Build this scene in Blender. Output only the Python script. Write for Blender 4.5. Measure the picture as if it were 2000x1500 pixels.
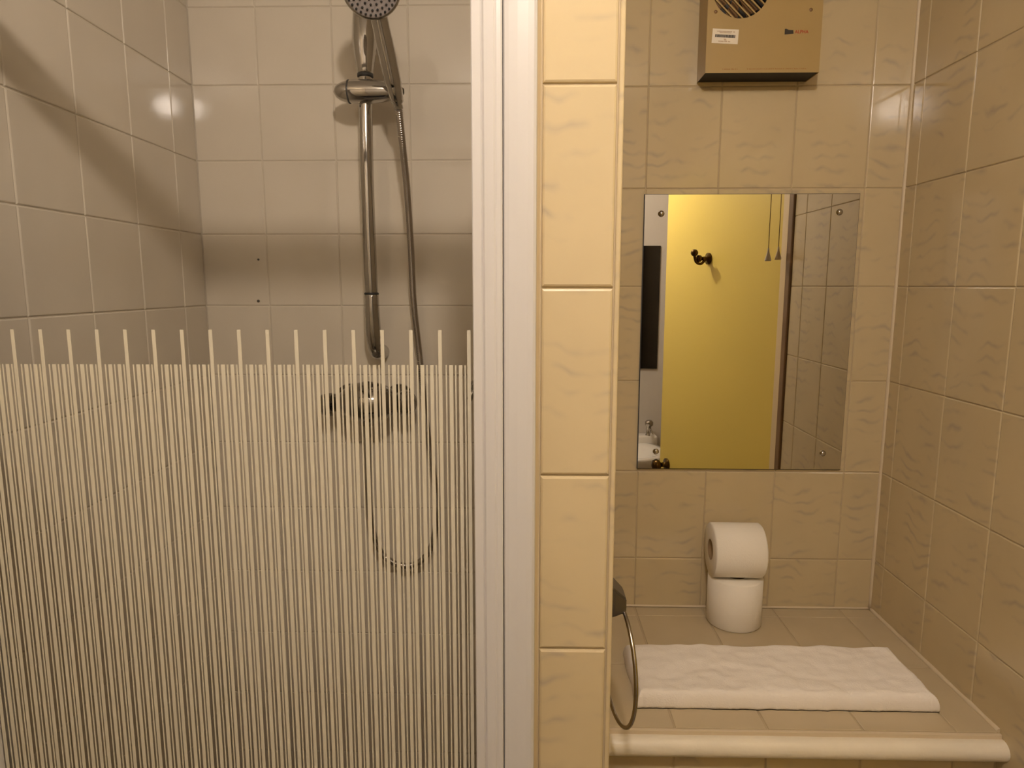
import bpy, bmesh, math, random
from mathutils import Vector, Matrix, noise
random.seed(7)
C = bpy.context.scene.collection
for o in list(bpy.data.objects): bpy.data.objects.remove(o)
PI = math.pi
# ------------------------------------------------------------------ camera, world, exposure
cam_d = bpy.data.cameras.new('camera'); cam = bpy.data.objects.new('camera', cam_d); C.objects.link(cam)
cam.location = (0, 0, 1.62)
cam.rotation_euler = (math.radians(90 - 8.33), 0, math.radians(1.31))
cam_d.sensor_width = 36; cam_d.lens = 36 * 1311 / 2000; cam_d.clip_start = .02
bpy.context.scene.camera = cam
w = bpy.data.worlds.new('world'); bpy.context.scene.world = w; w.use_nodes = True
w.node_tree.nodes['Background'].inputs[0].default_value = (.05, .035, .02, 1)
w.node_tree.nodes['Background'].inputs[1].default_value = .3
vs = bpy.context.scene.view_settings
vs.view_transform = 'Standard'; vs.look = 'None'; vs.gamma = 1; vs.use_curve_mapping = False
vs.exposure = 0.0
LAMP_STRENGTH = 530; LAMP_COLOR = (1.0, .865, .76)
BULB = Vector((.05, 0.0, 2.320)); BULB_R = .035

# ------------------------------------------------------------------ materials
def mat(name, col, rough=.5, metal=0, spec=.5, bump=None, veins=None, mottle=0, coat=0):
    m = bpy.data.materials.new(name); m.use_nodes = True
    nt = m.node_tree; b = nt.nodes['Principled BSDF']; N = nt.nodes.new; L = nt.links.new
    b.inputs['Base Color'].default_value = (*col, 1); b.inputs['Roughness'].default_value = rough
    b.inputs['Metallic'].default_value = metal; b.inputs['Specular IOR Level'].default_value = spec
    b.inputs['Coat Weight'].default_value = coat; b.inputs['Coat Roughness'].default_value = .05
    tc = N('ShaderNodeTexCoord'); oi = N('ShaderNodeObjectInfo')
    ad = N('ShaderNodeVectorMath'); ad.operation = 'MULTIPLY_ADD'
    cmb = N('ShaderNodeCombineXYZ')
    for i in range(3): L(oi.outputs['Random'], cmb.inputs[i])
    L(cmb.outputs[0], ad.inputs[0]); ad.inputs[1].default_value = (7.3, 3.1, 5.7); L(tc.outputs['Object'], ad.inputs[2])
    vec = ad.outputs[0]
    if veins or mottle:
        cur = None
        if mottle:
            n = N('ShaderNodeTexNoise'); n.inputs['Scale'].default_value = 9; n.inputs['Detail'].default_value = 4; L(vec, n.inputs['Vector'])
            mx = N('ShaderNodeMix'); mx.data_type = 'RGBA'; mr = N('ShaderNodeMapRange')
            mr.inputs[1].default_value = .35; mr.inputs[2].default_value = .7; L(n.outputs[0], mr.inputs[0]); L(mr.outputs[0], mx.inputs[0])
            mx.inputs[6].default_value = (*col, 1); mx.inputs[7].default_value = (*[c * (1 - mottle) for c in col], 1)
            cur = mx.outputs[2]
        if veins:
            sp = N('ShaderNodeSeparateXYZ'); L(vec, sp.inputs[0])
            mp = N('ShaderNodeMapping'); mp.inputs['Scale'].default_value = (17, 17, 9); L(vec, mp.inputs['Vector'])
            n = N('ShaderNodeTexNoise'); n.inputs['Scale'].default_value = 1.0; n.inputs['Detail'].default_value = 2.0; n.inputs['Roughness'].default_value = .45
            L(mp.outputs[0], n.inputs['Vector'])
            # wavy horizontal hairlines: height plus noise, folded
            m0 = N('ShaderNodeMath'); m0.operation = 'MULTIPLY'; m0.inputs[1].default_value = 2.6; L(n.outputs[0], m0.inputs[0])
            mu = N('ShaderNodeMath'); mu.operation = 'MULTIPLY_ADD'; mu.inputs[1].default_value = 38.0; L(sp.outputs[2], mu.inputs[0]); L(m0.outputs[0], mu.inputs[2])
            pp = N('ShaderNodeMath'); pp.operation = 'PINGPONG'; pp.inputs[1].default_value = .5; L(mu.outputs[0], pp.inputs[0])
            mr = N('ShaderNodeMapRange'); mr.inputs[1].default_value = 0; mr.inputs[2].default_value = .24
            mr.inputs[3].default_value = 1; mr.inputs[4].default_value = 0; L(pp.outputs[0], mr.inputs[0])
            n2 = N('ShaderNodeTexNoise'); n2.inputs['Scale'].default_value = 17; L(vec, n2.inputs['Vector'])
            m2 = N('ShaderNodeMapRange'); m2.inputs[1].default_value = .47; m2.inputs[2].default_value = .66; L(n2.outputs[0], m2.inputs[0])
            mm = N('ShaderNodeMath'); mm.operation = 'MULTIPLY'; L(mr.outputs[0], mm.inputs[0]); L(m2.outputs[0], mm.inputs[1])
            ms = N('ShaderNodeMath'); ms.operation = 'MULTIPLY'; ms.inputs[1].default_value = .62; L(mm.outputs[0], ms.inputs[0])
            mx = N('ShaderNodeMix'); mx.data_type = 'RGBA'; L(ms.outputs[0], mx.inputs[0])
            if cur: L(cur, mx.inputs[6])
            else: mx.inputs[6].default_value = (*col, 1)
            mx.inputs[7].default_value = (*veins, 1); cur = mx.outputs[2]
        L(cur, b.inputs['Base Color'])
    if bump:
        sc, st, dist = bump
        n = N('ShaderNodeTexNoise'); n.inputs['Scale'].default_value = sc; n.inputs['Detail'].default_value = 3; L(vec, n.inputs['Vector'])
        bp = N('ShaderNodeBump'); bp.inputs['Strength'].default_value = st; bp.inputs['Distance'].default_value = dist
        L(n.outputs[0], bp.inputs['Height']); L(bp.outputs[0], b.inputs['Normal'])
    return m
M_TILE = mat('veined_cream_tile', (.575, .465, .278), .11, bump=(14, .25, .0010), veins=(.37, .31, .235), mottle=.06)
M_TILE_S = mat('plain_shower_tile', (.66, .59, .475), .05, bump=(11, .2, .0010), mottle=.05)
M_SHELF = mat('shelf_tile', (.56, .46, .30), .22, bump=(30, .2, .001), mottle=.08)
M_GROUT = mat('grout', (.47, .375, .235), .8, bump=(300, .3, .001))
M_GROUT_D = mat('shower_grout', (.585, .515, .405), .8, bump=(300, .3, .001))
M_BEAD = mat('sealant', (.66, .55, .38), .45)
M_WHITE = mat('white_frame', (.565, .545, .52), .3, bump=(60, .06, .001))
M_GAPD = mat('dark_gap', (.05, .045, .04), .6)
M_PAINT = mat('painted_plaster', (.62, .58, .52), .7, bump=(120, .15, .002))
M_CEIL = mat('ceiling_paint', (.86, .83, .78), .8, bump=(60, .2, .002))
M_FLOOR = mat('floor_vinyl', (.42, .36, .29), .45, mottle=.25)
M_DOOR = mat('yellow_door_paint', (.84, .66, .15), .38, bump=(40, .12, .001))
M_TRIMW = mat('door_trim_paint', (.72, .58, .36), .45)
M_BROWN = mat('mottled_brown', (.22, .12, .05), .4, mottle=.3)  # brown with random mottling: casing strip, fan blades, screws, cords
M_CHROME = mat('chrome', (.50, .475, .44), .07, metal=1)
M_CHROMED = mat('satin_chrome', (.42, .38, .34), .2, metal=1)
M_MIXER = mat('mixer_chrome', (.30, .28, .255), .09, metal=1)
M_RINGB = mat('dark_bronze_metal', (.13, .115, .10), .35, metal=.7)
M_BLACK = mat('black_plastic', (.008, .007, .006), .6)
M_BRASS = mat('dark_brass', (.10, .06, .02), .18, metal=1)
M_HEAT = mat('beige_enamel', (.41, .285, .108), .38, bump=(220, .12, .0006), mottle=.06)
M_PAPER = mat('toilet_paper', (.90, .84, .73), .95, bump=(350, .35, .0012))
M_CARD = mat('cardboard_core', (.36, .24, .12), .9)
M_TOWEL = mat('terry_cloth', (.92, .86, .78), 1.0, spec=.1, bump=(380, .6, .0015))
M_NOSE = mat('white_gloss_nosing', (.88, .80, .64), .38, bump=(45, .5, .003), mottle=.08)
M_CERAM = mat('white_ceramic', (.85, .82, .76), .08)
M_LABEL = mat('paper_sticker', (.80, .72, .58), .5)
M_RED = mat('red_print', (.38, .05, .012), .5)
M_TINY = mat('rust_print', (.33, .16, .04), .5)
M_DKPRINT = mat('dark_print', (.035, .025, .015), .5)
M_NOZ = mat('nozzle_face', (.33, .29, .27), .3)
M_PANEL = mat('dark_panel_glass', (.006, .005, .004), .12)

def node_mat(name):
    m = bpy.data.materials.new(name); m.use_nodes = True; nt = m.node_tree
    for n in list(nt.nodes): nt.nodes.remove(n)
    out = nt.nodes.new('ShaderNodeOutputMaterial'); return m, nt, out
# clear pane: transparent with a fresnel reflection
M_GLASS, nt, out = node_mat('clear_glass')
fr = nt.nodes.new('ShaderNodeFresnel'); fr.inputs[0].default_value = 1.2
tr = nt.nodes.new('ShaderNodeBsdfTransparent'); tr.inputs[0].default_value = (.995, .996, .99, 1)
gl = nt.nodes.new('ShaderNodeBsdfGlossy'); gl.inputs['Roughness'].default_value = .01
mx = nt.nodes.new('ShaderNodeMixShader')
nt.links.new(fr.outputs[0], mx.inputs[0]); nt.links.new(tr.outputs[0], mx.inputs[1]); nt.links.new(gl.outputs[0], mx.inputs[2]); nt.links.new(mx.outputs[0], out.inputs[0])
# frosted print on the pane
M_FROST, nt, out = node_mat('frosted_print')
di = nt.nodes.new('ShaderNodeBsdfDiffuse'); di.inputs[0].default_value = (.80, .75, .61, 1)
tl = nt.nodes.new('ShaderNodeBsdfTranslucent'); tl.inputs[0].default_value = (.80, .75, .62, 1)
m1 = nt.nodes.new('ShaderNodeMixShader'); m1.inputs[0].default_value = .35
tr = nt.nodes.new('ShaderNodeBsdfTransparent'); m2 = nt.nodes.new('ShaderNodeMixShader'); m2.inputs[0].default_value = .12
nt.links.new(di.outputs[0], m1.inputs[1]); nt.links.new(tl.outputs[0], m1.inputs[2])
nt.links.new(m1.outputs[0], m2.inputs[1]); nt.links.new(tr.outputs[0], m2.inputs[2]); nt.links.new(m2.outputs[0], out.inputs[0])
M_MIRROR = mat('mirror_silver', (.73, .715, .66), 0.0, metal=1)
M_BULB, nt, out = node_mat('lit_bulb')
em = nt.nodes.new('ShaderNodeEmission'); em.inputs[0].default_value = (*LAMP_COLOR, 1); em.inputs[1].default_value = LAMP_STRENGTH
nt.links.new(em.outputs[0], out.inputs[0])

# ------------------------------------------------------------------ helpers
def catmull(pts, n=8):
    pts = [Vector(p) for p in pts]; P = [2 * pts[0] - pts[1]] + pts + [2 * pts[-1] - pts[-2]]; out = []
    for i in range(1, len(P) - 2):
        a, b, c, d = P[i - 1:i + 3]
        for k in range(n):
            t = k / n
            out.append(.5 * ((2 * b) + (c - a) * t + (2 * a - 5 * b + 4 * c - d) * t * t + (3 * b - a - 3 * c + d) * t ** 3))
    out.append(pts[-1]); return out
class MB:
    def __init__(s): s.v = []; s.f = []; s.sm = []
    def add(s, v, f, smooth):
        k = len(s.v); s.v += [tuple(p) for p in v]; s.f += [tuple(i + k for i in q) for q in f]; s.sm += [smooth] * len(f)
    def box(s, x0, x1, y0, y1, z0, z1, bev=0, seg=2):
        bm = bmesh.new(); bmesh.ops.create_cube(bm, size=1)
        for v in bm.verts: v.co = Vector(((x0 + x1) / 2 + v.co.x * (x1 - x0), (y0 + y1) / 2 + v.co.y * (y1 - y0), (z0 + z1) / 2 + v.co.z * (z1 - z0)))
        if bev: bmesh.ops.bevel(bm, geom=bm.edges[:], offset=bev, segments=seg, affect='EDGES', profile=.5)
        bm.verts.index_update(); s.add([v.co[:] for v in bm.verts], [[v.index for v in f.verts] for f in bm.faces], False); bm.free(); return s
    def tube(s, path, r, n=14, caps=True, flat=None):
        path = [Vector(p) for p in path]; R = r if isinstance(r, (list, tuple)) else [r] * len(path)
        t0 = (path[1] - path[0]).normalized(); up = Vector((0, 0, 1)) if abs(t0.z) < .9 else Vector((1, 0, 0))
        nrm = (up - t0 * up.dot(t0)).normalized(); V = []
        for i, p in enumerate(path):
            t = (path[min(i + 1, len(path) - 1)] - path[max(i - 1, 0)]).normalized()
            nrm = (nrm - t * nrm.dot(t)).normalized(); bn = t.cross(nrm)
            for k in range(n):
                a = 2 * PI * k / n; fl = flat if flat else 1
                V.append(p + (nrm * math.cos(a) * fl + bn * math.sin(a)) * R[i])
        F = []
        for i in range(len(path) - 1):
            for k in range(n):
                a = i * n + k; b = i * n + (k + 1) % n; F.append((a, b, b + n, a + n))
        s.add(V, F, True)
        if caps:
            L = len(path)
            s.add([V[k] for k in range(n)], [tuple(range(n - 1, -1, -1))], False)
            s.add([V[(L - 1) * n + k] for k in range(n)], [tuple(range(n))], False)
        return s
    def lathe(s, prof, c, axis=(0, 0, 1), n=32, smooth=True):
        # prof: list of (radius, height along axis)
        ax = Vector(axis).normalized(); u = ax.orthogonal().normalized(); w_ = ax.cross(u); c = Vector(c); V = []; F = []
        for r, h in prof:
            for k in range(n):
                a = 2 * PI * k / n; V.append(c + ax * h + (u * math.cos(a) + w_ * math.sin(a)) * r)
        for i in range(len(prof) - 1):
            for k in range(n):
                a = i * n + k; b = i * n + (k + 1) % n; F.append((a, b, b + n, a + n))
        s.add(V, F, smooth); return s
    def ellipsoid(s, c, rx, ry, rz, n=24, m=14, e=1.0):
        V = []; F = []
        for i in range(m + 1):
            th = PI * i / m
            for k in range(n):
                a = 2 * PI * k / n; sx = math.sin(th)
                V.append((c[0] + rx * math.cos(th), c[1] + ry * sx * math.cos(a), c[2] + rz * sx * math.sin(a)))
        for i in range(m):
            for k in range(n):
                a = i * n + k; b = i * n + (k + 1) % n; F.append((a, b, b + n, a + n))
        s.add(V, F, True); return s
    def build(s, name, material, parent=None, base=None, label=None, mats=None, matf=None):
        # vertices are in world metres; the origin goes to base
        if base is None: base = parent.matrix_basis.translation if parent is not None and parent.get('_b') is None else (Vector(parent['_b']) if parent is not None else Vector((0, 0, 0)))
        base = Vector(base)
        me = bpy.data.meshes.new(name); me.from_pydata([tuple(Vector(p) - base) for p in s.v], [], s.f)
        me.polygons.foreach_set('use_smooth', s.sm)
        me.materials.append(material)
        bm = bmesh.new(); bm.from_mesh(me); bmesh.ops.remove_doubles(bm, verts=bm.verts, dist=1e-6); bmesh.ops.recalc_face_normals(bm, faces=bm.faces); bm.to_mesh(me); bm.free()
        o = bpy.data.objects.new(name, me); C.objects.link(o)
        if parent is not None:
            o.parent = parent
            pb = WB[parent.name]; o.location = base - pb
        else: o.location = base
        WB[o.name] = base
        if label: o['label'] = label
        return o
WB = {}
def thing(name, loc, label, cat, group=None, kind=None):
    o = bpy.data.objects.new(name, None); C.objects.link(o); o.location = loc; o.empty_display_size = .05
    WB[o.name] = Vector(loc); tag(o, label, cat, group, kind); return o
def tag(o, label, cat, group=None, kind=None):
    o['label'] = label
    if cat: o['category'] = cat
    if group: o['group'] = group
    if kind: o['kind'] = kind
def part(mb, name, m, parent, label=None):
    return mb.build(name, m, parent, base=WB[parent.name], label=label)
def struct(mb, name, m, label, cat='wall'):
    o = mb.build(name, m, None, base=(0, 0, 0)); tag(o, label, cat, kind='structure'); return o

_tm = {}
def tile_mesh(w_, h_, t, b, m):
    k = (round(w_, 4), round(h_, 4), t, b, m.name)
    if k in _tm: return _tm[k]
    V = []; F = []
    def ring(y, ins):
        for sx, sz in ((-1, -1), (1, -1), (1, 1), (-1, 1)): V.append((sx * (w_ / 2 - ins), y, sz * (h_ / 2 - ins)))
    ring(t * .4, 0); ring(-t + b, 0); ring(-t + b * .35, b * .3); ring(-t, b)
    for i in range(3):
        for j in range(4):
            a = i * 4 + j; c = i * 4 + (j + 1) % 4; F.append((a, c, c + 4, a + 4))
    F.append((12, 13, 14, 15))
    me = bpy.data.meshes.new('tile'); me.from_pydata(V, [], F); me.materials.append(m)
    _tm[k] = me; return me
def tiles(parent, us, vs_, place, rot, m, gap=.0022, t=.0016, b=.0018, tilt=.10, skip=None):
    """us, vs_: joint positions; place(u, v) gives the tile centre on the grout surface."""
    for i in range(len(us) - 1):
        for j in range(len(vs_) - 1):
            u0, u1, v0, v1 = us[i], us[i + 1], vs_[j], vs_[j + 1]
            if skip and skip((u0 + u1) / 2, (v0 + v1) / 2): continue
            if u1 - u0 < .006 or v1 - v0 < .006: continue
            o = bpy.data.objects.new('tile', tile_mesh(abs(u1 - u0) - gap, v1 - v0 - gap, t, b, m)); C.objects.link(o)
            o.parent = parent
            loc, R = Vector(place((u0 + u1) / 2, (v0 + v1) / 2)), rot
            tl_ = [math.radians(random.uniform(-tilt, tilt)) for _ in range(2)]
            Mx = R @ Matrix.Rotation(tl_[0], 4, 'X') @ Matrix.Rotation(tl_[1], 4, 'Z')
            # parent space
            if parent.get('_rz'):
                pass
            o.location = loc; o.rotation_euler = Mx.to_euler()
def rng(a, b, p, ph):
    """joints from a to b with pitch p, phase through ph"""
    k0 = math.ceil((a - ph) / p); out = [a]
    k = k0
    while ph + k * p < b - 1e-6:
        if ph + k * p > a + 1e-6: out.append(ph + k * p)
        k += 1
    return out + [b]
RB = Matrix.Identity(4); RL = Matrix.Rotation(PI / 2, 4, 'Z'); RR = Matrix.Rotation(-PI / 2, 4, 'Z'); RT = Matrix.Rotation(-PI / 2, 4, 'X')
CEIL = 2.42; XR = .757; XL = -.668; YB = 1.41; YS = 1.39; YP = .69; XP = .093; GR = .0012
SZ = .915            # shelf height
ZROWS = [0] + [1.62 - .001 + .1965 * k for k in range(-8, 5)]
ZR = rng(0, CEIL, .1965, 1.618)
ZS = rng(.12, CEIL, .1447, 2.0129)

# ------------------------------------------------------------------ the room
o = struct(MB().box(-.85, .9, -.9, 1.55, -.06, 0), 'floor', M_FLOOR, 'brown sheet floor of the bathroom', 'floor')
o = struct(MB().box(-.85, .9, -.9, 1.55, CEIL, CEIL + .05), 'ceiling', M_CEIL, 'white painted bathroom ceiling', 'ceiling')
wb = struct(MB().box(XP - .05, XR + .06, YB + GR, YB + .08, 0, CEIL), 'wall_back', M_GROUT, 'cream tiled back wall of the niche behind the mirror')
xs = [XP - .002, .2390, .3848, .5318, .6784, XR]
tiles(wb, xs, ZR, lambda u, v: (u, YB + GR, v), RB, M_TILE, gap=.0015, skip=lambda u, v: v < SZ - .12)
ws = struct(MB().box(XL - .06, XP - .05, YS + GR, YB + .08, 0, CEIL), 'wall_shower_back', M_GROUT_D, 'square tiled back wall of the shower behind the riser rail')
xs = [XL, -.5347, -.3848, -.2348, -.0848, .004]
tiles(ws, xs, ZS, lambda u, v: (u, YS + GR, v), RB, M_TILE_S, gap=.0014, tilt=.12)
# left wall of the shower leans in one degree
LA = math.radians(1.0)
wl = struct(MB().box(-.06, -GR, -.80, .0, 0, CEIL).box(-.06, -GR, -2.2, -.80, 0, CEIL), 'wall_left', M_GROUT_D, 'square tiled left wall inside the shower crossed by a shadow band')
wl.location = (XL, YS, 0); wl.rotation_euler = (0, 0, LA)
ys = [y - YS for y in (.64, .733, .875, 1.014, 1.157, 1.30, 1.39)]
tiles(wl, ys, ZS, lambda u, v: (-GR, u, v), RL, M_TILE_S, gap=.0016, tilt=.06)
wr = struct(MB().box(XR + GR, XR + .08, .84, YB + .08, 0, CEIL).box(XR + .02, XR + .08, -.9, -.02, 0, CEIL).box(XR + .02, XR + .08, -.02, .84, 2.10, CEIL), 'wall_right', M_GROUT, 'cream tiled right wall of the niche')
ysr = [.84, .920, 1.0695, 1.219, 1.3685, YB]
tiles(wr, ysr, ZR, lambda u, v: (XR + GR, u, v), RR, M_TILE, gap=.0014, tilt=.15)
rear = struct(MB().box(-.9, .9, -.88, -.80, 0, CEIL), 'wall_rear', M_PAINT, 'plain pale wall seen in the mirror behind the washbasin')
cor = struct(MB().box(1.5, 1.55, -.6, 1.5, 0, CEIL), 'wall_corridor', M_PAINT, 'plain corridor wall outside the bathroom doorway')
# partition between shower and niche
pt = struct(MB().box(.004 + GR, XP - GR, YP + GR, YB + .02, 0, CEIL), 'wall_partition', M_GROUT, 'narrow tiled pillar between the shower door and the niche')
tiles(pt, [.0135, .0875], ZR, lambda u, v: (u, YP + GR, v), RB, M_TILE, gap=.0016, t=.0030, b=.0026, tilt=.12)
tiles(pt, [.6955, .81, .96, 1.11, 1.26, 1.41], ZR, lambda u, v: (XP - GR, u, v), RL, M_TILE, gap=.0018)
tiles(pt, [.73, .88, 1.03, 1.18, 1.39], ZS, lambda u, v: (.004 + GR, u, v), RR, M_TILE_S, gap=.0018)
# rounded corner strips of the pillar, sealant beads
def strip(name, x0, x1, y0, y1, m, label):
    o = struct(MB().box(x0, x1, y0, y1, .01, CEIL - .005, bev=.0018, seg=3), name, m, label, 'trim'); return o
strip('trim_1', .0882, XP + .0006, YP - .0016, YP + .0045, M_TILE, 'glazed edge strip down the right corner of the tiled pillar')
def bead(name, pts, r, m, label):
    mb = MB(); pp = catmull(pts, 26); rr = [r * (1 + .22 * noise.noise(p * 30)) for p in pp]; mb.tube(pp, rr, 8)
    return struct(mb, name, m, label, 'trim')
bead('trim_2', [(.0113, YP + .001, .02), (.0113, YP + .001, 1.0), (.0113, YP + .001, 2.40)], .0022, M_BEAD, 'sealant line between the white door frame and the tiled pillar')
bead('trim_3', [(XR - .001, YB - .001, SZ), (XR - .001, YB - .001, 1.6), (XR - .001, YB - .001, CEIL)], .0040, M_BEAD, 'pale sealant bead up the corner of the niche')
bead('trim_4', [(XR - .001, 1.405, SZ + .002), (XR - .001, 1.2, SZ + .001), (XR - .001, .998, SZ + .001)], .0045, M_BEAD, 'pale sealant bead along the right side of the shelf')
bead('trim_5', [(.10, YB - .001, SZ + .003), (.4, YB - .001, SZ + .002), (XR - .004, YB - .001, SZ + .002)], .0026, M_BEAD, 'sealant bead along the back of the tiled shelf')
# door casing beside the tiled wall (seen in the mirror)
struct(MB().box(XR - .006, XR + .03, .803, .838, 0, 2.10, bev=.004), 'trim_6', M_BROWN, 'brown door casing at the end of the tiled right wall', 'trim')
struct(MB().box(XR - .004, XR + .06, .756, .803, 0, 2.10, bev=.003), 'trim_7', M_TRIMW, 'pale jamb beside the yellow door', 'trim')
struct(MB().box(XR + .0, XR + .06, -.045, -.015, 0, 2.10, bev=.003), 'trim_8', M_TRIMW, 'pale jamb on the latch side of the doorway', 'trim')
# two filled screw holes in the shower tiles
for z, r in ((1.6732, .0022), (1.5885, .0030)):
    x = -.5529 if z > 1.6 else -.5576
    part(MB().lathe([(0, -.0008), (r, -.0008), (r, .004)], (x, YS - .0006, z), (0, 1, 0), 12), 'screw_hole', M_GAPD, ws, 'small dark plugged screw hole')

# ------------------------------------------------------------------ yellow door, ajar
hinge = Vector((XR, .752, 0)); free = Vector((.5655, .015, 0)); dv = (free - hinge).normalized(); dn = Vector((dv.y, -dv.x, 0))
if dn.x > 0: dn = -dn
DL = (free - hinge).length
def dpt(s_, n_, z): return hinge + dv * s_ + dn * n_ + Vector((0, 0, z))
def dbox(s0, s1, n0, n1, z0, z1):
    mb = MB(); V = [dpt(s, n, z) for z in (z0, z1) for n in (n0, n1) for s in (s0, s1)]
    mb.add(V, [(0, 1, 3, 2), (4, 5, 7, 6), (0, 1, 5, 4), (2, 3, 7, 6), (0, 2, 6, 4), (1, 3, 7, 5)], False); return mb
door = dbox(0, DL, -.038, 0, .008, 2.04).build('door_1', M_DOOR, None, base=(0, 0, 0)); WB['door_1'] = Vector((0, 0, 0))
tag(door, 'yellow painted bathroom door standing ajar, seen in the mirror', 'door', kind='structure')
ks = (Vector((.583, .0786, 0)) - hinge).dot(dv)
k = MB().lathe([(0, 0), (.026, 0), (.026, .006), (.011, .009), (.009, .028), (.020, .036), (.026, .047), (.022, .060), (.010, .066), (0, .067)], dpt(ks, 0, .885), dn, 24)
part(k, 'door_knob', M_BRASS, door, 'dark brass door knob')
hs = (Vector((.651, .3425, 0)) - hinge).dot(dv)
hk = MB(); c = dpt(hs, 0, 1.716)
hk.lathe([(0, 0), (.021, 0), (.021, .006), (.008, .010), (.007, .030), (.012, .034), (.013, .044), (.008, .048), (0, .049)], c, dn, 20)
hk.tube(catmull([c + dn * .012, c + dn * .03 + Vector((0, 0, -.018)), c + dn * .05 + Vector((0, 0, -.012)), c + dn * .058 + Vector((0, 0, .012))], 6), .005, 10)
hk.ellipsoid(c + dn * .058 + Vector((0, 0, .02)), .013, .013, .013, 14, 8)
part(hk, 'robe_hook', M_BRASS, door, 'small dark metal robe hook')

# ------------------------------------------------------------------ tiled shelf with nosing
shelf = thing('tiled_shelf', (.42, 1.2, SZ), 'cream tiled shelf across the foot of the niche with rounded white nosing', 'shelf')
part(MB().box(XP, XR, .9965, YB, SZ - .045, SZ - GR), 'shelf_bed', M_GROUT, shelf)
for us, vv in (([XP + .001, .2398, .3884, .5407, .6878, XR - .002], [.9955, 1.1795, 1.368, YB - .001]),):
    for i in range(len(us) - 1):
        for j in range(len(vv) - 1):
            ww = us[i + 1] - us[i] - .003; hh = vv[j + 1] - vv[j] - .003
            o = bpy.data.objects.new('tile', tile_mesh(ww, hh, .0014, .0011, M_SHELF)); C.objects.link(o); o.parent = shelf
            o.location = Vector(((us[i] + us[i + 1]) / 2, (vv[j] + vv[j + 1]) / 2, SZ - GR)) - WB[shelf.name]
            o.rotation_euler = (RT @ Matrix.Rotation(math.radians(random.uniform(-.1, .1)), 4, 'X')).to_euler()
part(MB().box(XP + .001, XR - .001, .9905, .9962, SZ - .020, SZ - .0008, bev=.001), 'edge_tile_strip', M_BEAD, shelf, 'pale tile edge above the nosing')
mb = MB(); n = 60; pth = []; rr = []
for i in range(n + 1):
    x = XP + .001 + (XR + .010 - XP) * i / n; pth.append((x, .987, SZ - .0240 + .0006 * noise.noise(Vector((x * 9, 0, 0))))); rr.append(.0165 * (1 + .03 * noise.noise(Vector((x * 22, 3, 0)))))
e = [(XR + .0135, .987, SZ - .0240), (XR + .0160, .987, SZ - .0240)]
pth += e; rr += [.0148, .009]
mb.tube(pth, rr, 20); part(mb, 'nosing', M_NOSE, shelf, 'rounded white painted nosing')
bx = struct(MB().box(XP, XR, .9995, 1.03, 0, SZ - .045), 'wall_boxing', M_GROUT, 'tiled boxing below the niche shelf')
tiles(bx, [XP + .001, .2398, .3884, .5407, .6878, XR - .001], [0, .08, .276, .472, .668, .864], lambda u, v: (u, .9995, v), RB, M_TILE, gap=.002)

# ------------------------------------------------------------------ shower enclosure
enc = thing('shower_door', (-.3, .69, 0), 'white framed shower door with clear glass printed with frosted vertical stripes', 'shower door')
# wall post profile (right of the dark line) and door stile (left of it)
def extr(prof, z0, z1, smooth=False):
    mb = MB(); n = len(prof); V = [(x, y, z0) for x, y in prof] + [(x, y, z1) for x, y in prof]
    mb.add(V, [(i, (i + 1) % n, n + (i + 1) % n, n + i) for i in range(n)] + [tuple(range(n - 1, -1, -1)), tuple(range(n, 2 * n))], smooth); return mb
part(extr([(-.0236, .672), (-.0222, .6705), (-.0185, .6698), (-.010, .6692), (.000, .6692), (.0055, .6698), (.0082, .6715), (.0090, .675), (.0090, .714), (-.0236, .714)], .06, 2.04), 'wall_post', M_WHITE, enc)
part(extr([(-.0545, .6725), (-.0535, .6712), (-.0455, .6708), (-.0440, .6722), (-.0432, .6712), (-.0420, .6700), (-.0330, .6692), (-.0315, .6698), (-.0300, .6694), (-.0262, .6696), (-.0248, .6704), (-.0244, .672), (-.0244, .710), (-.0545, .710)], .06, 2.00), 'door_stile', M_WHITE, enc)
part(extr([(-.0245, .676), (-.0235, .676), (-.0235, .712), (-.0245, .712)], .06, 2.0), 'hinge_gap_seal', M_GAPD, enc, 'dark seal between stile and wall post')
part(extr([(.0090, .680), (.0125, .6895), (.0125, .714), (.0090, .714)], .06, 2.04), 'cover_strip', M_BEAD, enc)
part(MB().box(-.640, -.600, .672, .712, .06, 2.00, bev=.003), 'door_stile', M_WHITE, enc)
part(MB().box(-.652, -.0236, .670, .702, 1.981, 2.023, bev=.004), 'header_rail', M_WHITE, enc)
part(MB().box(-.652, -.0236, .670, .712, .02, .06, bev=.004), 'threshold_rail', M_WHITE, enc)
part(MB().box(-.602, -.0540, .688, .692, .06, 1.981), 'glass_pane', M_GLASS, enc)
P = .02978; mbs = MB()
def stripe(xc, wd, zt): mbs.box(xc - wd / 2, xc + wd / 2, .6874, .6879, .065, zt)
for kk in range(-1, 18):
    x0 = -.0899 - P * kk
    if -.6 < x0 < -.057: stripe(x0, .0037, 1.575)
    for off, wd in ((.205, .0014), (.375, .0040), (.535, .0014), (.705, .0037), (.865, .0014)):
        xx = x0 + P * off
        if -.598 < xx < -.056: stripe(xx, wd, 1.5387)
so = part(mbs, 'frosted_stripes', M_FROST, enc, 'frosted vertical stripes, every sixth one taller'); so['kind'] = 'stuff'
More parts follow.
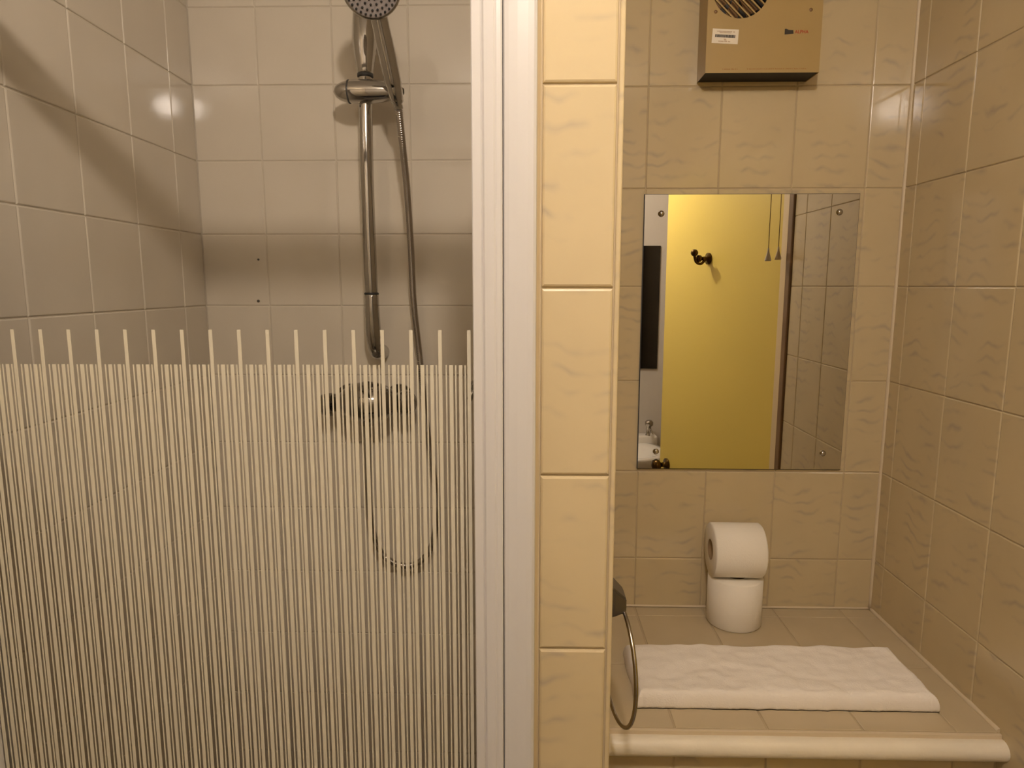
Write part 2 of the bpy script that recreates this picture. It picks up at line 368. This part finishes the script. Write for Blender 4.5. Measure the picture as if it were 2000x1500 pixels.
# shower tray
tray = thing('shower_tray', (-.3, 1.03, 0), 'white shower tray on the floor behind the striped glass', 'shower tray')
mb = MB(); mb.box(-.655, .002, .718, 1.388, 0.001, .075, bev=.01).box(-.655, -.625, .722, 1.388, .07, .115, bev=.006).box(-.03, .002, .722, 1.388, .07, .115, bev=.006).box(-.655, .002, 1.36, 1.388, .07, .115, bev=.006)
part(mb, 'tray_body', M_CERAM, tray)
part(MB().lathe([(0, 0), (.04, 0), (.045, -.003)], (-.3, 1.03, .079), (0, 0, 1), 24), 'waste_cover', M_CHROME, tray, 'chrome waste cover')

# ------------------------------------------------------------------ riser rail set
rail = thing('riser_rail', (-0.3074, 1.3248, 1.7850), 'chrome bowed riser rail on the shower back wall', 'shower rail')
rp = catmull([(-0.3069, 1.3269, 1.5994), (-0.3066, 1.3186, 1.7231), (-0.3064, 1.3156, 1.8262), (-0.3062, 1.3186, 1.9293), (-0.3062, 1.3259, 2.0118)], 10)
part(MB().tube(rp, .0128, 24), 'rail_tube', M_CHROME, rail)
mb = MB(); pp = catmull([(-0.3069, 1.3269, 1.6040), (-0.3070, 1.328, 1.562), (-0.3067, 1.333, 1.522), (-0.3050, 1.349, 1.492), (-0.3040, 1.370, 1.484), (-0.3035, 1.390, 1.484)], 8)
rr = [.0138 + .0022 * min(1, i / 18) for i in range(len(pp))]
mb.tube(pp, rr, 22); part(mb, 'end_bracket', M_CHROME, rail, 'curved chrome lower wall bracket')
part(MB().tube([(-0.3069, 1.3269, 1.6030), (-0.3069, 1.3269, 1.6061)], .0141, 24), 'joint_ring', M_BLACK, rail, 'thin dark joint ring')
mb = MB(); pp = catmull([(-0.3062, 1.3259, 2.0118), (-0.3060, 1.327, 2.053), (-0.3052, 1.331, 2.105), (-0.3043, 1.343, 2.150), (-0.3035, 1.365, 2.180), (-0.3025, 1.39, 2.188)], 8)
rr = [.0138 + .0090 * min(1, (i / 11) ** .8) for i in range(len(pp))]
mb.tube(pp, rr, 24); part(mb, 'end_bracket', M_CHROME, rail, 'widening chrome upper wall bracket')
part(MB().tube([(-0.3062, 1.3261, 2.0082), (-0.3062, 1.3261, 2.0138)], .0150, 24), 'joint_ring', M_BLACK, rail, 'black collar below the upper bracket')
# slider
sl = thing('slider_bracket', (-0.3093, 1.3094, 1.9783), 'chrome bullet shaped sliding holder clamped across the riser rail', 'shower holder')
mb = MB(); prof = []
for i in range(25):
    t = i / 24; x = -.3545 + .132 * t
    r = .0215 * (max(0, 1 - ((t - .42) / .60) ** 2.0)) ** .5 if t > .42 else .0215 * (max(0, 1 - ((.42 - t) / .42) ** 2.6)) ** .5
    prof.append((max(r, .0005), x + .300))
mb.lathe(prof, (-0.3093, 1.3114, 1.9783), (1, 0, 0), 28); part(mb, 'slider_body', M_CHROME, sl)
part(MB().lathe([(.0180, -.0012), (.0211, -.0012), (.0211, .0012), (.0180, .0012)], (-0.3340, 1.3114, 1.9783), (1, 0, 0), 28), 'knob_joint', M_GAPD, sl, 'dark joint line of the turning knob')
hb = Vector((-0.2332, 1.2527, 1.9442)); ht = Vector((-0.2516, 1.1856, 2.0788)); hd = (ht - hb).normalized()
hsd = thing('shower_handset', tuple(hb), 'chrome hand shower with round dark-dotted spray face tilted down over the rail', 'shower head')
part(MB().lathe([(.0100, -.004), (.0118, -.002), (.0130, .012), (.0134, .026), (.0125, .029), (.0115, .029)], hb + hd * .006, hd, 24), 'collar', M_CHROME, hsd, 'chrome holder cone of the slider around the foot of the handle')  # holder cone of the slider bracket, parented to the handset
part(MB().tube([(-0.2474, 1.3011, 1.9757), (-0.2390, 1.2860, 1.9690), (-0.2361, 1.2764, 1.9650)], [.012, .011, .0095], 16), 'arm', M_CHROME, sl)
# handset
mb = MB(); pp = [hb - hd * .012, hb, hb + hd * .03, hb + hd * .07, hb + hd * .11, ht, ht + hd * .02]
mb.tube(catmull(pp, 5), [.0082] * 5 + [.0115] * 5 + [.0148] * 5 + [.0150] * 5 + [.0145] * 5 + [.016] * 6, 20, flat=None)
part(mb, 'handle', M_CHROME, hsd)
hc = Vector((-0.2531, 1.1527, 2.0963)); fn = Vector((.10, -.87, -.42)).normalized()
mb = MB().lathe([(0, -.034), (.022, -.033), (.040, -.022), (.0480, -.006), (.0490, .000), (.0475, .003), (.0450, .003)], hc, fn, 40)
part(mb, 'head_shell', M_CHROME, hsd)
part(MB().lathe([(0, .0035), (.042, .0030), (.0452, .0020)], hc, fn, 40), 'spray_face', M_NOZ, hsd, 'grey spray face')
mb = MB(); fu = fn.orthogonal().normalized(); fw = fn.cross(fu)
for nr, rad in ((7, .0115), (13, .0190), (18, .0265), (26, .0345), (32, .0415)):
    for q in range(nr):
        a = 2 * PI * q / nr + rad * 77; c = hc + (fu * math.cos(a) + fw * math.sin(a)) * rad
        mb.lathe([(.0020, .001), (.0019, .0050), (0, .0054)], c, fn, 7)
no = part(mb, 'nozzles', M_BLACK, hsd, 'dark rubber nozzles'); no['kind'] = 'stuff'
# hose
hose = thing('shower_hose', (-0.2552, 1.3680, 1.3954), 'ribbed metal shower hose hanging in a long loop below the handset', 'hose')
ctrl = [tuple(hb - hd * .010), (-0.2294, 1.2733, 1.8757), (-0.2281, 1.3011, 1.8056), (-0.2281, 1.3300, 1.7025), (-0.2281, 1.3506, 1.5875), (-0.2207, 1.3680, 1.4722), (-0.2096, 1.3680, 1.3328), (-0.1957, 1.3680, 1.2221), (-.1902, 1.36, 1.147), (-.2000, 1.36, 1.0789),
        (-.2226, 1.36, 1.0409), (-.2537, 1.36, 1.0268), (-.2887, 1.36, 1.0357), (-.3163, 1.358, 1.0685), (-.3294, 1.352, 1.1381), (-.3284, 1.342, 1.264), (-.3248, 1.33, 1.338)]
pp = catmull(ctrl, 60); # resample to 1.3 mm
ds = [0.0]
for a, b in zip(pp, pp[1:]): ds.append(ds[-1] + (b - a).length)
tot = ds[-1]; N = int(tot / .00125); q = 0; res = []
for i in range(N + 1):
    d = tot * i / N
    while q < len(ds) - 2 and ds[q + 1] < d: q += 1
    t = (d - ds[q]) / max(1e-9, ds[q + 1] - ds[q]); res.append(pp[q].lerp(pp[q + 1], min(1, t)))
mb = MB().tube(res, [(.0068, .0068, .0058)[i % 3] for i in range(N + 1)], 12); part(mb, 'hose_coil', M_CHROMED, hose)
part(MB().lathe([(.0085, 0), (.0095, .004), (.0095, .018), (.0075, .024)], ctrl[-1], (0, 0, -1), 20), 'hose_nut', M_CHROME, hose, 'smooth chrome end nut at the mixer')
# mixer valve
mix = thing('shower_mixer', (-.321, 1.33, 1.388), 'dark chrome oval shower mixer valve behind the striped glass', 'shower mixer')
mb = MB().ellipsoid((-.3195, 1.322, 1.389), .062, .047, .041, 32, 18).tube([(-.40, 1.33, 1.386), (-.24, 1.33, 1.386)], .0185, 22)
part(mb, 'valve_body', M_MIXER, mix)
part(MB().lathe([(0, -.0285), (.012, -.028), (.0205, -.022), (.0235, -.010), (.0235, -.001), (.019, 0), (.0, .001)], (-.393, 1.33, 1.382), (1, 0, 0), 24), 'temperature_knob', M_MIXER, mix, 'round chrome knob on the left end')
mb = MB().ellipsoid((-.2440, 1.326, 1.387), .0225, .026, .026, 22, 14)
part(mb, 'flow_knob', M_MIXER, mix, 'round chrome knob on the right end')
part(MB().tube(catmull([(-.3195, 1.29, 1.425), (-.312, 1.268, 1.432), (-.300, 1.250, 1.434)], 5), .007, 12), 'lever', M_MIXER, mix, 'short chrome lever on top')
for x in (-.372, -.268):
    part(MB().lathe([(.014, 0), (.016, -.05), (.030, -.052), (.031, -.058), (.026, -.060)], (x, 1.33, 1.386), (0, -1, 0), 24), 'wall_flange', M_MIXER, mix)
part(MB().lathe([(.013, 0), (.013, .028), (.009, .030)], (-.3248, 1.33, 1.367), (0, 0, -1), 20), 'outlet', M_CHROME, mix)
# small fitting at the right, half behind the frame
fit = thing('chrome_fitting', (-.114, 1.39, 1.407), 'small dark chrome fitting on the shower wall, half hidden behind the white frame', 'fitting')
part(MB().lathe([(.017, 0), (.017, .005), (.010, .008)], (-.106, YS, 1.409), (0, -1, 0), 24), 'wall_rose', M_CHROME, fit)
part(MB().tube(catmull([(-.106, YS - .004, 1.409), (-.108, 1.362, 1.409), (-.112, 1.350, 1.402), (-.118, 1.352, 1.390)], 5), .0065, 14), 'peg', M_CHROME, fit)

# ------------------------------------------------------------------ ceiling light bulb
lamp = thing('ceiling_lamp', (BULB.x, BULB.y, CEIL), 'lit round bulb on a white holder under the ceiling, above the frame', 'lamp')
part(MB().lathe([(0, 0), (.05, 0), (.05, .012), (.022, .022), (.018, .052), (.0, .053)], (BULB.x, BULB.y, CEIL), (0, 0, -1), 28), 'lamp_holder', M_WHITE, lamp)
b_ = part(MB().ellipsoid(tuple(BULB), BULB_R, BULB_R, BULB_R, 28, 18), 'bulb', M_BULB, lamp, 'glowing warm white bulb')

# ------------------------------------------------------------------ fan heater
HX0, HX1, HY0, HZ0, HZ1 = .3335, .5460, 1.345, 2.0165, 2.300
heat = thing('fan_heater', (.44, YB, HZ0), 'beige metal fan heater high on the niche wall with round slatted grille', 'heater')
mb = MB(); cx, cz, R = .394, 2.165, .0525; n = 64; outer = []; inner = []
x0, x1, z0, z1 = HX0, HX1, HZ0, HZ1
corner = [math.atan2(z - cz, x - cx) for x in (x0, x1) for z in (z0, z1)]
angs = sorted([2 * PI * k / n - PI for k in range(n)] + corner)
for a in angs:
    ca, sa = math.cos(a), math.sin(a); t = min([((x1 if ca > 0 else x0) - cx) / ca if abs(ca) > 1e-9 else 9, ((z1 if sa > 0 else z0) - cz) / sa if abs(sa) > 1e-9 else 9])
    outer.append((cx + ca * t, cz + sa * t)); inner.append((cx + ca * R, cz + sa * R))
K = len(angs)
V = [(x, HY0, z) for x, z in outer] + [(x, HY0, z) for x, z in inner] + [(x, HY0 + .006, z) for x, z in inner] + [(x, YB - .001, z) for x, z in outer]
F = []
for i in range(K):
    j = (i + 1) % K; F += [(i, j, K + j, K + i), (K + i, K + j, 2 * K + j, 2 * K + i)]
    mz = (outer[i][1] + outer[j][1]) / 2
    if abs(mz - z0) > 1e-4: F.append((i, j, 3 * K + j, 3 * K + i))
mb.add(V, F, False)
part(mb, 'casing', M_HEAT, heat)
part(MB().box(HX0 + .001, HX1 - .001, HY0 + .001, YB - .002, HZ0 + .0015, HZ0 + .005), 'outlet_grille', M_BLACK, heat, 'black air outlet under the casing')
part(MB().lathe([(0, 0), (.060, 0), (.060, .001)], (cx, HY0 + .022, cz), (0, 1, 0), 32), 'fan_recess', M_GAPD, heat)
mb = MB()
for q in range(7):
    a = 2 * PI * q / 7; u = Vector((math.cos(a), 0, math.sin(a))); v_ = Vector((-math.sin(a), 0, math.cos(a))); c0 = Vector((cx, HY0 + .017, cz))
    mb.add([c0 + u * .012 - v_ * .006, c0 + u * .045 - v_ * .014, c0 + u * .047 + v_ * .012 + Vector((0, .004, 0)), c0 + u * .012 + v_ * .006 + Vector((0, .004, 0))], [(0, 1, 2, 3)], False)
part(mb, 'fan_blades', M_BROWN, heat, 'brown fan blades behind the grille')
for q in range(-4, 5):
    d = q * .0112; L_ = math.sqrt(max(0, R * R - d * d)) + .0008
    u = Vector((.72, 0, -.69)); u.normalize(); v_ = Vector((u.z, 0, -u.x)); c0 = Vector((cx, HY0 + .003, cz)) + v_ * d
    wd = .0013; mb = MB()
    mb.add([c0 + u * s1 * L_ + v_ * s2 * wd + Vector((0, s3 * .0018, 0)) for s1 in (-1, 1) for s2 in (-1, 1) for s3 in (-1, 1)],
           [(0, 1, 3, 2), (4, 5, 7, 6), (0, 1, 5, 4), (2, 3, 7, 6), (0, 2, 6, 4), (1, 3, 7, 5)], False)
    part(mb, 'grille_bar', M_HEAT, heat)
for x, z in ((.3487, 2.1246), (.5241, 2.1266), (.3487, 2.285), (.5241, 2.285)):
    part(MB().lathe([(0, .0016), (.0020, .0015), (.0034, 0)], (x, HY0, z), (0, -1, 0), 14), 'screw', M_BROWN, heat, 'dark screw head')
# sticker
st = Matrix.Translation((.3680, HY0 - .0006, 2.0813)) @ Matrix.Rotation(math.radians(3), 4, 'Y')
def quad(mb, x0, x1, z0, z1, y=0):
    V = [st @ Vector(p) for p in ((x0, y, z0), (x1, y, z0), (x1, y, z1), (x0, y, z1), (x0, y + .0004, z0), (x1, y + .0004, z0), (x1, y + .0004, z1), (x0, y + .0004, z1))]
    mb.add(V, [(0, 1, 2, 3), (4, 5, 6, 7), (0, 1, 5, 4), (1, 2, 6, 5), (2, 3, 7, 6), (3, 0, 4, 7)], False)
mb = MB(); quad(mb, -.0243, .0243, -.0128, .0128); sk = part(mb, 'sticker', M_LABEL, heat, 'white sticker with a barcode')
mb = MB(); x = -.0188
while x < .0182:
    wv = random.choice((.0006, .0009, .0014)); quad(mb, x, x + wv, -.0022, .0028, -.0003); x += wv + random.choice((.0002, .0003, .0005))
bo = part(mb, 'barcode', M_DKPRINT, sk); bo['kind'] = 'stuff'
mb = MB()
for (a, b, z) in ((-.012, .012, .0085), (-.016, -.012, .0085), (.014, .017, .0082), (-.011, .011, .0062), (-.002, .002, -.0052), (-.0012, .0025, -.0068), (-.012, -.003, -.0090), (-.001, .004, -.0092), (.006, .010, -.0092)):
    x = a
    while x < b: quad(mb, x, x + .0007, z - .0006, z + .0006, -.0003); x += .0011
so = part(mb, 'fine_print', M_TINY, sk); so['kind'] = 'stuff'
mb = MB(); lg = [(.4778, 2.0935), (.4805, 2.0938), (.4850, 2.0915), (.4935, 2.0912), (.4942, 2.0850), (.4780, 2.0838)]
y0_ = HY0 - .0007
mb.add([(x, y0_, z) for x, z in lg] + [(x, y0_ + .0007, z) for x, z in lg], [tuple(range(6)), tuple(range(6, 12))] + [(i, (i + 1) % 6, 6 + (i + 1) % 6, 6 + i) for i in range(6)], False)
part(mb, 'emblem', M_DKPRINT, heat, 'small dark emblem')
def lettering(txt, size, loc, m, parent, shear=0):
    cu = bpy.data.curves.new('t', 'FONT'); cu.body = txt; cu.size = size; cu.extrude = .0002; cu.align_x = 'CENTER'; cu.align_y = 'CENTER'; cu.shear = shear; cu.offset = size * .015
    to = bpy.data.objects.new('t', cu); C.objects.link(to); bpy.context.view_layer.update()
    me = bpy.data.meshes.new_from_object(to.evaluated_get(bpy.context.evaluated_depsgraph_get())); bpy.data.objects.remove(to)
    me.transform(Matrix.Rotation(PI / 2, 4, 'X')); me.materials.clear(); me.materials.append(m)
    o = bpy.data.objects.new('lettering', me); C.objects.link(o); o.parent = parent; o.location = Vector(loc) - WB[parent.name]; WB[o.name] = Vector(loc); return o
lo = lettering('ALPHA', .0082, (.5092, HY0 - .0003, 2.0880), M_RED, heat); lo['label'] = 'small red lettering ALPHA'
mb = MB()
for a, b in ((.3656, .3924), (.4114, .5201)):
    x = a
    while x < b:
        wv = random.uniform(.001, .0018); hv = random.choice((.0014, .0018)); z = 2.0225
        mb.box(x, x + wv, HY0 - .0003, HY0 + .0002, z, z + hv); x += wv + random.choice((.0005, .0006, .0018))
so = part(mb, 'fine_print', M_TINY, heat, 'tiny faded print along the bottom edge'); so['kind'] = 'stuff'

# ------------------------------------------------------------------ mirror
mir = thing('wall_mirror', (.452, YB, 1.2325), 'frameless rectangular mirror screwed to the tiles at four corners', 'mirror')
part(MB().box(.2358, .6680, 1.4055, 1.4085, 1.2312, 1.8033), 'backing_edge', M_GAPD, mir, 'dark edge of the glass')
part(MB().box(.2372, .6663, 1.4030, 1.4056, 1.2330, 1.8022), 'mirror_glass', M_MIRROR, mir)
for x, z in ((.2705, 1.7645), (.6279, 1.7667), (.6275, 1.2681), (.2750, 1.2700)):
    part(MB().lathe([(.0066, 0), (.0064, .0016), (.0048, .0042), (.0024, .0054), (0, .0057)], (x, 1.4031, z), (0, -1, 0), 18), 'screw_cap', M_CHROME, mir)

# ------------------------------------------------------------------ toilet rolls
def roll(loc, label):
    t = thing('toilet_roll', loc, label, 'toilet roll', 'toilet rolls stacked on the tiled shelf'); r, h, ri = .0560, .103, .0215
    mb = MB().lathe([(ri, .0005), (r - .003, .0), (r, .003), (r, h - .003), (r - .003, h), (ri, h - .0005)], loc, (0, 0, 1), 56)
    part(mb, 'paper', M_PAPER, t)
    part(MB().lathe([(ri + .0005, .001), (ri + .0005, h - .001), (ri - .0008, h - .001), (ri - .0008, .001), (ri + .0005, .001)], loc, (0, 0, 1), 32), 'core', M_CARD, t, 'brown cardboard core')
    return t
r1 = roll((.4395, 1.3500, SZ + .0005), 'lower toilet roll standing upright on the tiled shelf')
r2 = r1.copy(); C.objects.link(r2); r2['label'] = 'upper toilet roll lying on its side on top of the upright one'
for ch in list(r1.children):
    c = ch.copy(); C.objects.link(c); c.parent = r2
r2.location = (.3835, 1.3480, SZ + .0005 + .103 + .0563); r2.rotation_euler = (0, PI / 2, math.radians(-1.5))

# ------------------------------------------------------------------ folded towel
tx0, tx1, ty0, ty1, T = .186, .690, 1.045, 1.212, .029
nx, ny = 150, 56; mb = MB(); V = []; F = []
def tow(i, j):
    u = i / nx; v = j / ny
    x = tx0 + (tx1 - tx0) * u; y = ty0 + (ty1 - ty0) * v
    # outline wobble
    ed = min(u * (tx1 - tx0), (1 - u) * (tx1 - tx0) * 1.0, v * (ty1 - ty0), (1 - v) * (ty1 - ty0))
    r = .015; q = max(0, 1 - ed / r); hgt = T * math.sqrt(max(0, 1 - q ** 2.4))
    px = Vector((x * 14, y * 14, 0))
    hgt *= 1 + .10 * noise.noise(px) + .09 * noise.noise(px * 2.7)
    if q == 0: hgt += .0023 * noise.noise(Vector((x * 60, y * 60, 5)))
    cr = math.exp(-((y - ty0 - .055 - .006 * math.sin(x * 20)) / .004) ** 2) * (.5 + .5 * noise.noise(Vector((x * 25, 1, 1)))) * .0016
    sc = .0022 * noise.noise(Vector((x * 45, 0, 9))) + .0018 * noise.noise(Vector((x * 120, 0, 2)))
    ys_ = y + (sc if v < .1 else 0) * (1 - v / .1) + .003 * noise.noise(Vector((x * 8, 2, 0))) * (1 if v > .5 else 0)
    xs_ = x + .003 * noise.noise(Vector((y * 22, 7, 0)))
    return (xs_, ys_ - .004 * (hgt / T), SZ + .0012 + hgt - cr)
# denser sampling at the edges so that the fold is round
def dens(k, n, L_, r=.016):
    t = k / n; m = .22
    if t < m: return (r / L_) * (1 - math.cos(t / m * PI / 2)) * 1.0
    if t > 1 - m: return 1 - (r / L_) * (1 - math.cos((1 - t) / m * PI / 2))
    return r / L_ + (1 - 2 * r / L_) * (t - m) / (1 - 2 * m)
for i in range(nx + 1):
    for j in range(ny + 1):
        V.append(tow(dens(i, nx, tx1 - tx0) * nx, dens(j, ny, ty1 - ty0) * ny))
W = ny + 1
for i in range(nx):
    for j in range(ny): F.append((i * W + j, (i + 1) * W + j, (i + 1) * W + j + 1, i * W + j + 1))
k0 = len(V)
for i in range(nx + 1):
    for j in range(W):
        x, y, z = V[i * W + j]; V.append((x + .003 * (1 if i == 0 else -1 if i == nx else 0), y + .003 * (1 if j == 0 else -1 if j == ny else 0), SZ + .0004)) if (i in (0, nx) or j in (0, ny)) else V.append((x, y, SZ + .0004))
for i in range(nx):
    for j in range(ny): F.append((k0 + i * W + j, k0 + i * W + j + 1, k0 + (i + 1) * W + j + 1, k0 + (i + 1) * W + j))
for i in range(nx):
    F.append((i * W, k0 + i * W, k0 + (i + 1) * W, (i + 1) * W)); F.append((i * W + ny, (i + 1) * W + ny, k0 + (i + 1) * W + ny, k0 + i * W + ny))
for j in range(ny):
    F.append((j, j + 1, k0 + j + 1, k0 + j)); a = nx * W; F.append((a + j, k0 + a + j, k0 + a + j + 1, a + j + 1))
mb.add(V, F, True); tw = mb.build('folded_towel', M_TOWEL, None, base=(.43, 1.13, SZ)); tag(tw, 'folded white terry towel lying along the front of the tiled shelf', 'towel')

# ------------------------------------------------------------------ towel ring
ring = thing('towel_ring', (XP, .885, 1.19), 'dark chrome towel ring hanging from a block on the side of the tiled pillar', 'towel ring')
mb = MB(); V = []
for x, y0, y1, z0, z1 in ((XP, .860, .912, 1.170, 1.217), (XP + .026, .862, .910, 1.172, 1.214), (XP + .044, .868, .904, 1.176, 1.196)):
    V += [(x, y0, z0), (x, y1, z0), (x, y1, z1), (x, y0, z1)]
F = [(0, 1, 2, 3), (8, 9, 10, 11)]
for l in range(2):
    for q in range(4): a = l * 4 + q; b = l * 4 + (q + 1) % 4; F.append((a, b, b + 4, a + 4))
bm = bmesh.new(); vv = [bm.verts.new(p) for p in V]; [bm.faces.new([vv[i] for i in f]) for f in F]; bmesh.ops.recalc_face_normals(bm, faces=bm.faces)
bmesh.ops.bevel(bm, geom=bm.edges[:], offset=.002, segments=2, affect='EDGES'); bm.verts.index_update()
mb.add([v.co[:] for v in bm.verts], [[v.index for v in f.verts] for f in bm.faces], False); bm.free()
part(mb, 'wall_block', M_RINGB, ring)
c = Vector((.1300, .897, 1.092)); u = Vector((.0130, -.083, 0)).normalized(); Rr = .0865; pth = []
for q in range(73):
    a = 2 * PI * q / 72; pth.append(c + u * math.cos(a) * Rr + Vector((0, 0, 1)) * math.sin(a) * (Rr + .003))
part(MB().tube(pth, .0030, 14, caps=False), 'ring', M_CHROMED, ring)

# ------------------------------------------------------------------ things seen in the mirror
for x, y, zt, lab, lk, mk in ((.708, .779, 1.7295, 'pull cord with grey cone end hanging beside the yellow door, left one in the mirror', 'grey cone pull', M_PAINT), (.7330, .790, 1.7330, 'pull cord with pale cone end hanging beside the yellow door, nearer the door casing', 'pale cone pull', M_BEAD)):
    t = thing('pull_cord', (x, y, CEIL), lab, 'pull cord', 'light pull cords by the door')
    part(MB().tube([(x, y, CEIL - .03), (x, y, zt)], .0011, 6), 'cord', M_BROWN, t)
    part(MB().lathe([(.0, 0), (.0022, 0), (.0035, -.012), (.0095, -.034), (.0085, -.038), (0, -.038)], (x, y, zt), (0, 0, 1), 16), 'cord_pull', mk, t, lk)
    part(MB().lathe([(0, 0), (.016, 0), (.016, -.022), (.006, -.032), (0, -.032)], (x, y, CEIL), (0, 0, 1), 20), 'ceiling_switch', M_WHITE, t)
pn = thing('dark_wall_panel', (.55, -.80, 1.18), 'tall dark rectangular panel on the rear wall above the washbasin, seen in the mirror', 'panel')
part(MB().box(.40, .697, -.800, -.790, 1.179, 1.827, bev=.002), 'panel_glass', M_PANEL, pn)
bs = thing('washbasin', (.44, -.62, 0), 'white ceramic pedestal washbasin against the rear wall, seen in the mirror corner', 'washbasin')
def sup(cx, cy, a, b, z, n=44, e=2.6):
    out = []
    for q in range(n):
        t = 2 * PI * q / n; ct, st_ = math.cos(t), math.sin(t)
        out.append((cx + a * math.copysign(abs(ct) ** (2 / e), ct), cy + b * math.copysign(abs(st_) ** (2 / e), st_), z))
    return out
mb = MB(); loops = [sup(.46, -.58, .15, .12, .62), sup(.46, -.575, .235, .195, .72), sup(.46, -.575, .248, .21, .775), sup(.46, -.575, .246, .208, .785), sup(.46, -.575, .225, .185, .787),
                    sup(.46, -.55, .185, .135, .775), sup(.46, -.55, .15, .105, .70), sup(.46, -.55, .05, .04, .66), sup(.46, -.55, .002, .002, .658)]
V = [p for l in loops for p in l]; n = 44; F = []
for l in range(len(loops) - 1):
    for q in range(n): a = l * n + q; b = l * n + (q + 1) % n; F.append((a, b, b + n, a + n))
mb.add(V, F, True); part(mb, 'bowl', M_CERAM, bs)
part(MB().box(.225, .700, -.799, -.72, .75, .825, bev=.012, seg=3), 'tap_ledge', M_CERAM, bs)
part(MB().lathe([(.11, 0), (.085, .08), (.075, .4), (.11, .64)], (.46, -.62, 0), (0, 0, 1), 28), 'pedestal', M_CERAM, bs)
for x in (.655, .30):
    t = part(MB().lathe([(.02, 0), (.014, .012), (.012, .05), (.022, .058), (.022, .075), (.012, .085), (0, .086)], (x, -.745, .822), (0, 0, 1), 20).tube(catmull([(x, -.745, .855), (x, -.70, .862), (x, -.665, .842)], 5), .009, 12), 'tap', M_CHROME, bs, 'chrome pillar tap')
bpy.context.view_layer.update()
